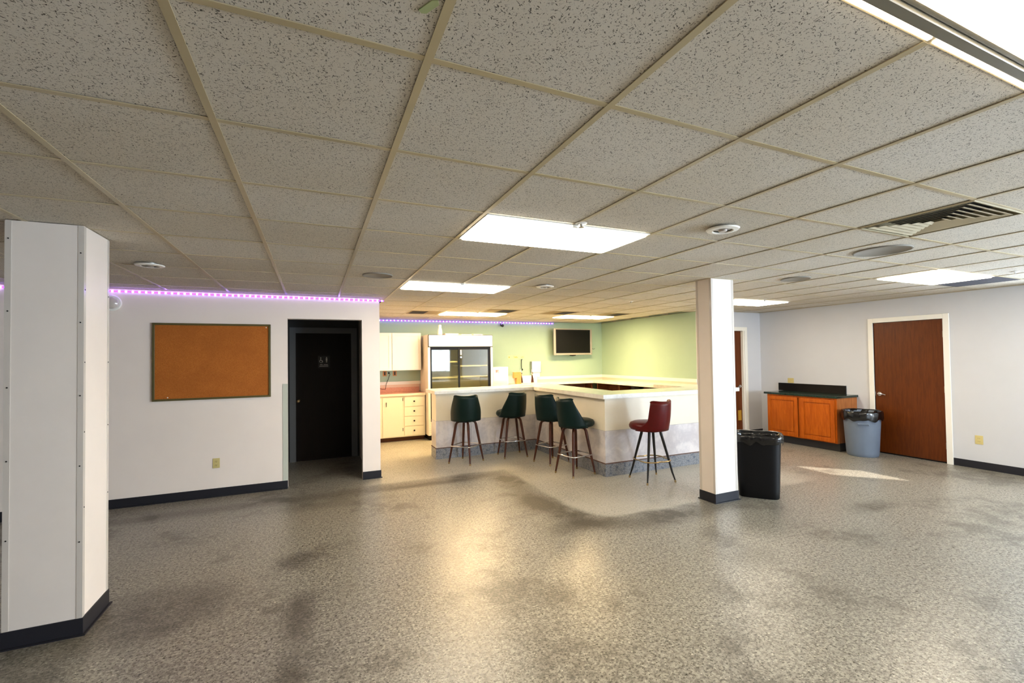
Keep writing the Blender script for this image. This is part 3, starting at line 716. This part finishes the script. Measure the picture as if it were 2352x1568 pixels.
# ------------------------------------------------------------------ bar
BR = thing('bar_counter', 'stepped white bar counter with grey marble band and speckled plinth', 'bar', (3.6, 6.2, 0))
ax0, bxf, ayf, cyf, cxe, tw = 1.775, 3.545, 7.300, 5.165, 5.98, .30
def run(z0, z1, off, name, m, cl=None):
    # three wall lengths share one look: front left run, side run, front right run
    o1 = obj(name, B((ax0-off, bxf-off, ayf-off, ayf+tw, z0, z1)), m, BR)
    o2 = obj(name, B((bxf-off, bxf+tw, cyf-off, ayf+tw, z0, z1)), m, BR)
    o3 = obj(name, B((bxf+tw, cxe, cyf-off, cyf+tw, z0, z1)), m, BR)
    o4 = obj(name, B((cxe-tw, cxe, cyf+tw, FY-.02, z0, z1)), m, BR)
run(.610, 1.036, 0, 'upper_panel', M['barup'])
run(.180, .606, .004, 'marble_panel', M['barlow'])
run(0, .168, .010, 'plinth', M['bargran'])
run(.168, .180, .013, 'joint_strip', mat('rusty_joint', (96, 66, 52), .6))
run(.606, .610, -.002, 'upper_joint', mat('pale_joint', (170, 164, 156), .6))
# marble face panels with open joints
for (x) in (2.36, 2.95):
    obj('panel_joint', B((x-.0015, x+.0015, ayf-.0052, ayf-.003, .182, .606)), M['grill'], BR)
tA = tag(obj('countertop', B((ax0-.035, bxf-.06, ayf-.055, ayf+.58, 1.040, 1.095), bev=.006), M['bartop']), 'white marble bar top over the left run of the bar', 'countertop')
bm = bmesh.new()
prism(bm, [(bxf-.055, ayf+.58), (bxf-.055, ayf-.058), (bxf-.055, cyf-.055), (cxe+.03, cyf-.055), (cxe+.03, FY-.03), (cxe-.50, FY-.03), (cxe-.50, cyf+.53), (bxf+.50, cyf+.53), (bxf+.58, ayf+.58)], 1.040, 1.097)
for fc in bm.faces: pass
tB = tag(obj('countertop', bm, [M['bartop'], M['bartop_reflect']]), 'white marble bar top turning the corner of the bar, reflected green in its colour', 'countertop')
for p in tB.data.polygons:
    if p.normal.z > .9: p.material_index = 1
# counters behind the bar
SC = thing('side_counter', 'low white service counter along the green side wall behind the bar', 'counter', (6.33, 8, 0))
obj('top', B((6.02, GX-.001, FY+.02, BY-.001, .985, 1.030), bev=.004), M['bartop'], SC)
obj('shelf_back', B((6.35, GX-.001, FY+.03, 9.2, 0, .985)), M['counterdark'], SC)
for y in (6.56, 7.4, 8.25, 9.1): obj('upright', B((6.05, 6.35, y-.015, y+.015, 0, .985)), M['counterdark'], SC)
obj('shelf', B((6.06, 6.35, 6.58, 9.08, .50, .52)), M['counterdark'], SC)
BC = thing('back_counter', 'white service counter along the green back wall behind the bar', 'counter', (4.7, 9.5, 0))
obj('top', B((3.46, 6.018, 9.18, BY-.001, .985, 1.030), bev=.004), M['bartop'], BC)
obj('front_panel', B((3.47, 4.78, 9.20, 9.24, .06, .985)), M['cream'], BC)
obj('shelf_back', B((4.78, 6.01, 9.50, BY-.001, 0, .985)), M['counterdark'], BC)
for x in (4.80, 5.40, 5.98): obj('upright', B((x-.015, x+.015, 9.22, 9.5, 0, .985)), M['counterdark'], BC)
# wainscot rail on green walls
struct('trim_3', B((GX-.022, GX, FY+.12, BY, 1.115, 1.150), (GX-.016, GX, FY+.12, BY, 1.085, 1.115), (WX, GX-.022, BY-.022, BY, 1.115, 1.150), (WX, GX-.022, BY-.014, BY, 1.085, 1.115)), M['trim'], label='cream chair rail on the green walls')
struct('trim_4', B((GX-.006, GX, FY+.12, BY, 1.03, 1.085), (WX, GX-.006, BY-.006, BY, .945, 1.085)), M['pinkrail'], label='pale pink band under the chair rail')
# dark small bin behind the bar
bm = bmesh.new(); lathe(bm, [(0, 0), (.11, 0), (.13, .46), (.14, .47), (.13, .48), (.12, .47), (.10, .03), (0, .03)], 24, 6.20, 7.83, .52)
tag(obj('shelf_tub', bm, M['black'], None, True), 'small black tub on the dark shelf under the side counter', 'tub')

# ------------------------------------------------------------------ kitchen cabinets
UC = thing('upper_cabinet', 'white wall cabinet above the pink laminate worktop', 'cabinet', (1.45, 9.6, 1.385))
ux0, ux1, uy, uz0, uz1 = WX+.002, 1.992, 9.40, 1.385, 2.140
obj('carcass', B((ux0, ux1, uy+.02, BY-.001, uz0, uz1)), M['white'], UC)
for (a, b) in ((ux0+.01, 1.405), (1.415, ux1-.004)):
    dr = obj('cabinet_door', B((a, b, uy+.002, uy+.0195, uz0+.008, uz1-.008), bev=.002), M['white'], UC)
    st = .055
    obj('stile', B((a, a+st, uy-.006, uy+.002, uz0+.008, uz1-.008), (b-st, b, uy-.006, uy+.002, uz0+.008, uz1-.008), (a+st, b-st, uy-.006, uy+.002, uz0+.008, uz0+.008+st), (a+st, b-st, uy-.006, uy+.002, uz1-.008-st, uz1-.008), bev=.0015), M['white'], dr)
LC = thing('lower_cabinet', 'cream base cabinet with a door and four drawers left of the fridge', 'cabinet', (1.45, 9.45, 0))
ly = 9.22; lx0, lx1 = WX+.002, 2.02
obj('carcass', B((lx0, lx1, ly, BY-.001, .085, .895)), M['cream'], LC)
dr = obj('cabinet_door', B((1.20, 1.575, ly-.018, ly-.0005, .10, .865), bev=.002), M['cream'], LC)
obj('pull_handle', B((1.262, 1.270, ly-.034, ly-.018, .690, .775)), M['black'], dr)
for z in (.20, .79): obj('hinge', B((1.577, 1.587, ly-.014, ly-.0005, z, z+.06)), M['black'], LC)
dr = obj('cabinet_door', B((lx0+.01, 1.185, ly-.018, ly-.0005, .10, .865), bev=.002), M['cream'], LC)
for q in range(4):
    z0 = .105+.192*q
    dw = obj('drawer', B((1.615, 1.990, ly-.018, ly-.0005, z0, z0+.178), bev=.003), M['cream'], LC)
    bm = bmesh.new(); zc = z0+.095; tube(bm, [(1.80, ly-.018, zc), (1.80, ly-.030, zc), (1.80, ly-.034, zc), (1.80, ly-.044, zc)], [.007, .007, .017, .012], 14); obj('knob', bm, M['black'], dw, True)
lbl(obj('toe_kick', B((lx0, lx1, ly+.08, ly+.10, 0, .085)), M['counterdark'], LC), 'dark recessed kick board')
PW = thing('worktop', 'pink laminate worktop with cream front edge in the kitchen corner', 'worktop', (1.45, 9.5, .9))
obj('slab', B((lx0, 2.025, ly-.015, BY-.001, .896, .930)), M['pink'], PW)
lbl(obj('front_edge', B((lx0, 2.030, ly-.035, ly-.015, .890, .934), bev=.004), M['cream'], PW), 'cream front edge')
lbl(obj('backsplash', B((lx0, 2.025, BY-.022, BY-.007, .930, 1.03)), M['pink'], PW), 'pink splashback')
# under-cabinet outlets and cable
for n_, (x, t_) in enumerate(((1.32, 'orange-brown outlet plate under the white wall cabinet, left one'), (1.52, 'orange-brown outlet plate under the white wall cabinet, nearer the fridge'))):
    O = thing('wall_outlet', t_, 'outlet', (x, BY, 1.32))
    obj('plate', B((x-.04, x+.04, BY-.006, BY-.0005, 1.265, 1.375), bev=.002), mat('amber_plate', (176, 122, 50), .4), O)
    obj('receptacle', B((x-.016, x+.016, BY-.009, BY-.006, 1.285, 1.355)), M['slot'], O)
CB2 = thing('power_cord', 'thin black power cord hanging from the outlet to the pink worktop', 'cord', (1.40, 9.7, .93))
bm = bmesh.new(); tube(bm, [(1.40, BY-.02, 1.33), (1.42, BY-.03, 1.31), (1.39, BY-.04, 1.22), (1.34, BY-.05, 1.10), (1.32, BY-.08, 1.00), (1.25, BY-.14, 1.01), (1.14, BY-.18, 1.04)], .005, 8); obj('cable', bm, M['black'], CB2, True)
obj('plug', B((1.385, 1.415, BY-.035, BY-.009, 1.315, 1.345), bev=.003), M['black'], CB2)

# ------------------------------------------------------------------ fridge
fx0, fx1, fy, fyb, fz0, fz1 = 2.040, 3.400, 9.0, 9.72, .10, 2.090
F = thing('display_fridge', 'tall white fridge with two sliding glass doors and cream shelves', 'fridge', (2.72, 9.36, 0))
obj('case', B((fx0, fx0+.045, fy, fyb, fz0, fz1), (fx1-.045, fx1, fy, fyb, fz0, fz1), (fx0+.045, fx1-.045, fy+.02, fyb, fz1-.045, fz1), (fx0+.045, fx1-.045, fyb-.03, fyb, fz0, fz1-.045), (fx0+.045, fx1-.045, fy+.02, fyb, fz0, .42)), mat('fridge_white_enamel', (236, 228, 216), .35), F)
obj('interior_liner', B((fx0+.046, fx1-.046, fyb-.06, fyb-.031, .42, fz1-.05), (fx0+.046, fx0+.056, fy+.06, fyb-.06, .42, fz1-.05), (fx1-.056, fx1-.046, fy+.06, fyb-.06, .42, fz1-.05)), M['fint'], F)
bm = bmesh.new(); box(bm, fx0+.012, fx1-.012, fy-.035, fy, 1.850, 2.078, bev=.012); hp = obj('header_panel', bm, mat('fridge_header_white', (250, 250, 246), .3), F)
lbl(hp, 'white header panel')
obj('header_rim', B((fx0+.004, fx1-.004, fy-.022, fy-.001, 1.840, 2.088), bev=.008), M['black'], F)
bm = bmesh.new()   # faint lettering strokes on the header
for (x, h) in ((3.075, .02), (3.245, .030), (3.302, .026)): box(bm, x, x+.008, fy-.0362, fy-.0349, 1.905, 1.905+h)
obj('lettering', bm, M['greyp'], hp)
dfx0, dfx1 = fx0+.062, fx1-.062; dz0, dz1 = .40, 1.835; mid = 2.68
obj('door_track', B((fx0+.045, fx1-.045, fy, fy+.05, dz1-.02, 1.850), (fx0+.045, fx1-.045, fy, fy+.05, dz0-.03, dz0), (fx0+.045, dfx0, fy, fy+.05, dz0, dz1-.02), (dfx1, fx1-.045, fy, fy+.05, dz0, dz1-.02)), M['black'], F)
for (a, b, yy, nm) in ((dfx0, mid+.02, fy+.026, 'l'), (mid-.02, dfx1, fy+.006, 'r')):
    fr_ = .036 if nm == 'l' else .040
    gd = obj('sliding_door', B((a, a+fr_*.6, yy, yy+.016, dz0, dz1-.02), (b-fr_, b, yy, yy+.016, dz0, dz1-.02), (a+fr_*.6, b-fr_, yy, yy+.016, dz0, dz0+.04), (a+fr_*.6, b-fr_, yy, yy+.016, dz1-.045, dz1-.02)), M['black'], F)
    obj('door_glass', B((a+fr_*.6, b-fr_, yy+.006, yy+.010, dz0+.04, dz1-.045)), M['fglass'], gd)
bm = bmesh.new(); box(bm, mid+.022, mid+.048, fy-.002, fy+.006, 1.68, 1.78, bev=.004); obj('pull_handle', bm, M['white'], F)
bm = bmesh.new(); tube(bm, [(mid+.034, fy+.006, 1.635), (mid+.034, fy-.004, 1.635)], .018, 16); obj('lock', bm, M['chrome'], F)
for (z, a, b) in ((1.545, dfx0+.02, mid-.01), (1.225, dfx0+.02, mid-.01), (.86, dfx0+.02, mid-.01), (1.455, mid+.02, dfx1-.02), (1.235, mid+.02, dfx1-.02), (.86, mid+.02, dfx1-.02)):
    bm = bmesh.new(); box(bm, a, b, fy+.10, fy+.115, z-.012, z+.012)
    for q in range(7): box(bm, a, b, fy+.16+q*.07, fy+.163+q*.07, z-.002, z+.002)
    obj('wire_shelf', bm, M['shelf'], F)
for q in range(6):
    obj('vent_slat', B((fx0+.02, fx1-.06, fy-.004, fy+.016, .13+q*.042, .152+q*.042), bev=.003), M['white'], F)
obj('plinth', B((fx0+.03, fx1-.03, fy+.05, fyb-.02, 0, .10)), M['black'], F)
BT = thing('squeeze_bottle', 'white bottle standing on top of the fridge', 'bottle', (2.31, fy+.1, fz1))
bm = bmesh.new(); lathe(bm, [(0, 0), (.045, 0), (.048, .01), (.045, .09), (.032, .14), (.030, .16)], 20, 2.31, fy+.1, fz1); obj('body', bm, M['white'], BT, True)
bm = bmesh.new(); lathe(bm, [(.032, .158), (.034, .165), (.032, .20), (.0, .205)], 16, 2.31, fy+.1, fz1); obj('cap', bm, M['white'], BT, True)
for n_, (a, b, h, t_) in enumerate(((2.42, 2.70, .030, 'flat pinkish carton lying on the fridge, left of two'), (2.76, 2.98, .016, 'flat white carton lying on the fridge, middle one'), (3.02, 3.22, .022, 'flat white carton lying on the fridge, right one'))):
    cb = thing('flat_carton', t_, 'carton', ((a+b)/2, fy+.25, fz1), 0, 'flat cartons on the fridge')
    obj('box', B((a, b, fy+.10, fy+.40, fz1, fz1+h), bev=.002), M['pinkrail'] if n_ == 0 else M['paper'], cb)
    obj('flap', B((a+.02, b-.02, fy+.098, fy+.10, fz1+.004, fz1+h-.003)), M['paper'], cb)

# ------------------------------------------------------------------ things on the back counter
ct = 1.030
I = thing('ice_machine', 'white counter-top machine with a small red mark right of the fridge', 'appliance', (3.65, 9.4, ct))
obj('body', B((3.475, 3.835, 9.20, 9.60, ct, 1.412), bev=.012), M['white'], I)
bm = bmesh.new(); xx = 3.548
for q in range(4): tube(bm, [(xx+.012*q, 9.1985, 1.290+.01*(q % 2)), (xx+.012*q, 9.1985, 1.340)], .003, 6)
box(bm, xx-.01, xx+.068, 9.198, 9.1995, 1.340, 1.347); tube(bm, [(xx+.056, 9.1985, 1.340), (xx+.066, 9.1985, 1.285)], .003, 6)
obj('red_mark', bm, M['red'], I)
obj('control_panel', B((3.50, 3.81, 9.195, 9.20, 1.06, 1.12), bev=.001), M['lam'], I)
T_ = thing('tap_tower', 'white dispenser stand holding two dark tap handles on the back counter', 'dispenser', (4.2, 9.4, ct))
obj('cabinet', B((3.86, 4.60, 9.34, 9.62, ct, ct+.17), bev=.01), M['white'], T_)
for x in (4.205, 4.475):
    bm = bmesh.new(); tube(bm, [(x, 9.33, ct+.02), (x, 9.33, ct+.10), (x-.008, 9.33, ct+.19)], [.032, .022, .010], 14); hd = obj('tap_handle', bm, M['darkwood'], T_, True)
    bm = bmesh.new(); tube(bm, [(x-.008, 9.33, ct+.19), (x-.004, 9.325, ct+.22), (x-.018, 9.325, ct+.27), (x-.020, 9.32, ct+.315)], [.012, .024, .014, .012], 14); obj('chrome_neck', bm, M['chrome'], hd, True)
Cn = thing('paper_carton', 'tan cardboard carton beside the dark tap handles', 'box', (4.08, 9.25, ct))
obj('lower_box', B((4.045, 4.150, 9.22, 9.32, ct, ct+.13), bev=.003), M['tan'], Cn)
obj('upper_box', B((3.985, 4.150, 9.22, 9.32, ct+.13, ct+.26), bev=.003), M['tan'], Cn)
PD = thing('towel_dispenser', 'grey metal paper towel dispenser on the green wall', 'dispenser', (4.75, BY-.05, 1.38))
obj('case', B((4.635, 4.880, BY-.09, BY-.001, 1.245, 1.515), bev=.008), M['steel'], PD)
obj('towel', B((4.665, 4.850, BY-.075, BY-.070, 1.155, 1.245)), M['paper'], PD)
HK = thing('wall_bracket', 'black wall bracket rod above the tap handles', 'bracket', (4.40, BY, 1.46))
bm = bmesh.new(); tube(bm, [(4.425, BY-.001, 1.565), (4.395, BY-.03, 1.560), (4.398, BY-.03, 1.36), (4.425, BY-.03, 1.335)], .008, 8); obj('rod', bm, M['black'], HK)
bm = bmesh.new(); lathe(bm, [(0, 0), (.010, .01), (.018, .04), (.006, .05)], 12, 4.418, BY-.03, 1.30); obj('tip', bm, M['black'], HK, True)
SG = thing('wall_label_strip', 'yellow label strip with ochre marks on the green wall above the taps', 'label', (4.30, BY, 1.63))
obj('strip', B((4.07, 4.50, BY-.003, BY-.0005, 1.585, 1.665)), M['yellow'], SG)
bm = bmesh.new()
for (x, wd, h) in ((4.09, .022, .03), (4.22, .010, .04), (4.245, .018, .025), (4.27, .012, .035), (4.295, .016, .022), (4.40, .012, .022), (4.44, .012, .03)): box(bm, x, x+wd, BY-.0036, BY-.003, 1.605, 1.605+h)
obj('lettering', bm, M['ochre'], SG)
sc_ = thing('security_camera', 'tiny black security camera hanging below the violet strip behind the bar', 'camera', (3.90, BY-.08, 2.34))
bm = bmesh.new(); tube(bm, [(3.90, BY-.001, 2.385), (3.90, BY-.05, 2.375)], .012, 10); obj('mount', bm, M['black'], sc_)
bm = bmesh.new(); tube(bm, [(3.90, BY-.04, 2.355), (3.90, BY-.12, 2.340)], [.032, .034], 18); obj('body', bm, M['blackg'], sc_, True)

# television (turned a little on its wall arm)
TV = thing('television', 'wall-mounted television with silver frame on the green wall', 'television', (5.70, 9.60, 1.97), math.radians(4))
w2, h2 = .555, .315
obj('frame', B((-w2, -w2+.055, -.03, .0, -h2, h2), (w2-.055, w2, -.03, .0, -h2, h2), (-w2+.055, w2-.055, -.03, .0, h2-.022, h2), (-w2+.055, w2-.055, -.03, .0, -h2, -h2+.045), bev=.004), M['silver'], TV, False, True)
obj('bezel', B((-w2+.055, w2-.055, -.026, -.004, -h2+.045, h2-.022)), M['black'], TV, False, True)
obj('screen', B((-w2+.090, w2-.090, -.0275, -.026, -h2+.075, h2-.050)), M['screen'], TV, False, True)
obj('back_case', B((-w2+.04, w2-.04, .0, .06, -h2+.03, h2-.02), bev=.01), M['black'], TV, False, True)
obj('wall_arm', B((-.10, .10, .06, .165, -.10, .10)), M['black'], TV, False, True)
bm = bmesh.new(); lathe(bm, [(0, -.03), (.08, -.02), (.10, .0), (0, .0)], 20, 0, .01, -h2, 1, .3); obj('under_sensor', bm, M['black'], TV, True, True)
bm = bmesh.new(); tube(bm, [(w2-.04, .03, -.16), (w2+.06, .06, -.165), (w2+.14, .10, -.175), (w2+.19, .12, -.165)], .005, 8); obj('cable', bm, M['black'], TV, True, True)

# ------------------------------------------------------------------ bar stools
def make_stool(label, vin, legm, ringm, wood):
    S_ = bpy.data.objects.new('bar_stool', None); C.objects.link(S_); S_.empty_display_size = .1
    tag(S_, label, 'stool')
    # seat faces +Y; back shell on -Y side
    sw = 1.0 if wood else 1.06
    bm = bmesh.new(); prof = [(0, .648), (.17, .646), (.205, .655), (.222, .68), (.224, .705), (.210, .735), (.17, .752), (0, .760)]
    lathe(bm, prof, 36, 0, .048, 0, sw, 1.10); obj('seat', bm, vin, S_, True, True)
    # back shell
    bm = bmesh.new(); NU, NV = 24, 10
    zt = 1.050 if wood else 1.035; zb = .650
    def pt(u_, v_, inner):
        # v 0..1 bottom..top ; u -1..1
        ph_top = math.radians(58 if wood else 62)
        z = zb+(zt-zb)*v_
        if wood: ph = math.radians(100)*(1-v_)**1.2+ph_top*(1-(1-v_)**1.2)
        else: ph = math.radians(104)*(1-min(v_*2.4, 1))**1.5+ph_top*(1-(1-min(v_*2.4, 1))**1.5)
        # round the upper corners, dip at the centre of the top
        top_drop = .020*abs(u_)**14+.020*(1-abs(u_)**2)
        z -= top_drop*v_
        ang = -PI/2+u_*ph
        rr = .232-.006*v_+(-.030 if inner else 0)
        rr += .010*math.sin(PI*v_) if not inner else .004*math.sin(PI*v_)
        lean = -.055*v_
        return (sw*rr*math.cos(ang)*(1-.05*v_), rr*math.sin(ang)+.02+lean, z)
    G_ = [[[bm.verts.new(pt(-1+2*i/NU, j/NV, s)) for i in range(NU+1)] for j in range(NV+1)] for s in (0, 1)]
    for s in (0, 1):
        for j in range(NV):
            for i in range(NU): bm.faces.new((G_[s][j][i], G_[s][j][i+1], G_[s][j+1][i+1], G_[s][j+1][i]))
    for i in range(NU):
        bm.faces.new((G_[0][0][i], G_[0][0][i+1], G_[1][0][i+1], G_[1][0][i])); bm.faces.new((G_[0][NV][i], G_[0][NV][i+1], G_[1][NV][i+1], G_[1][NV][i]))
    for j in range(NV):
        for i in (0, NU): bm.faces.new((G_[0][j][i], G_[0][j+1][i], G_[1][j+1][i], G_[1][j][i]))
    bk = obj('backrest', bm, vin, S_, 'all', True)
    bm = bmesh.new(); tube(bm, [Vector(pt(-1+2*i/NU, 1, 0))*.5+Vector(pt(-1+2*i/NU, 1, 1))*.5 for i in range(NU+1)], .016, 8); obj('piping', bm, vin, bk, True, True)
    bm = bmesh.new(); lathe(bm, [(0, .646), (.10, .646), (.10, .625), (.05, .615), (0, .615)], 24); obj('swivel_plate', bm, M['blackmetal'], S_, True, True)
    base = bpy.data.objects.new('leg_frame', None); C.objects.link(base)
    base.parent = S_
    rf = .272 if wood else .292
    for q in range(4):
        a = q*PI/2; ca, sa = math.cos(a), math.sin(a)
        bm = bmesh.new()
        if wood:
            pts = [(.03, .632), (.105, .632), (.138, .622), (.156, .590), (.166, .54), (.205, .34), (.245, .14), (rf, .012)]
            rads = [.015, .016, .018, .020, .021, .019, .015, .0115]
        else:
            pts = [(.115, .648), (.125, .60), (.195, .35), (.255, .12), (rf, .014)]; rads = [.019, .019, .016, .012, .009]
        tube(bm, [(rr*ca, rr*sa, z) for rr, z in pts], rads, 12); lg = obj('leg', bm, legm, base, True, True)
        bm = bmesh.new(); tube(bm, [((rf-.004)*ca, (rf-.004)*sa, .028), (rf*ca, rf*sa, .0)], [.0135, .0125] if wood else [.011, .013], 12); obj('foot_cap', bm, M['brass'], lg, True, True)
    # foot ring: bars between the legs, just outside them
    zr = .268; rr = .236 if wood else .236
    bm = bmesh.new(); pts = []
    if wood:
        for q in range(4):
            a = q*PI/2
            for da in (-.10, 0, .10): pts.append((rr*math.cos(a+da)*(1.0 if da == 0 else .985), rr*math.sin(a+da)*(1.0 if da == 0 else .985), zr))
    else:
        for q in range(32):
            a = 2*PI*q/32; k_ = .80+.20*abs(math.cos(2*a)); pts.append((rr*k_*math.cos(a), rr*k_*math.sin(a), zr))
    pts.append(pts[0]); tube(bm, pts, .0085, 10, False); obj('foot_ring', bm, ringm, base, True, True)
    return S_, base
def copy_tree(o, parent=None):
    c = o.copy(); C.objects.link(c)
    if parent: c.parent = parent
    for ch in [q for q in bpy.data.objects if q.parent == o and q != c]: copy_tree(ch, c)
    return c
def place(S_, x, y, face, legrot):
    S_.location = (x, y, 0); S_.rotation_euler = (0, 0, math.radians(face-90))
    for ch in S_.children:
        if ch.name.startswith('leg_frame'): ch.rotation_euler = (0, 0, math.radians(legrot)-S_.rotation_euler.z)
spots = [(2.143, 6.885, 73, -5, 'dark green vinyl bar stool at the left end of the bar, back to the room'),
         (2.960, 6.975, 106, 40, 'second dark green bar stool from the left, seat turned slightly left'),
         (3.313, 6.275, 22, 58, 'dark green bar stool in the inner corner, partly hidden by another green stool'),
         (3.272, 5.505, 6, 54, 'nearest dark green bar stool, seen from the side with seat towards the bar')]
proto, _ = make_stool(spots[0][4], M['gvinyl'], M['walnut'], M['chrome'], True)
st_all = [proto]+[copy_tree(proto) for _ in range(3)]
bpy.context.view_layer.update()
for S_, (x, y, fc, lr, t_) in zip(st_all, spots):
    tag(S_, t_, 'stool', 'dark green vinyl bar stools at the bar'); place(S_, x, y, fc, lr)
red, _ = make_stool('oxblood red vinyl bar stool with straight black legs in front of the bar', M['rvinyl'], M['blackmetal'], M['brass'], False)
bpy.context.view_layer.update()
place(red, 3.992, 4.775, 104, 39)
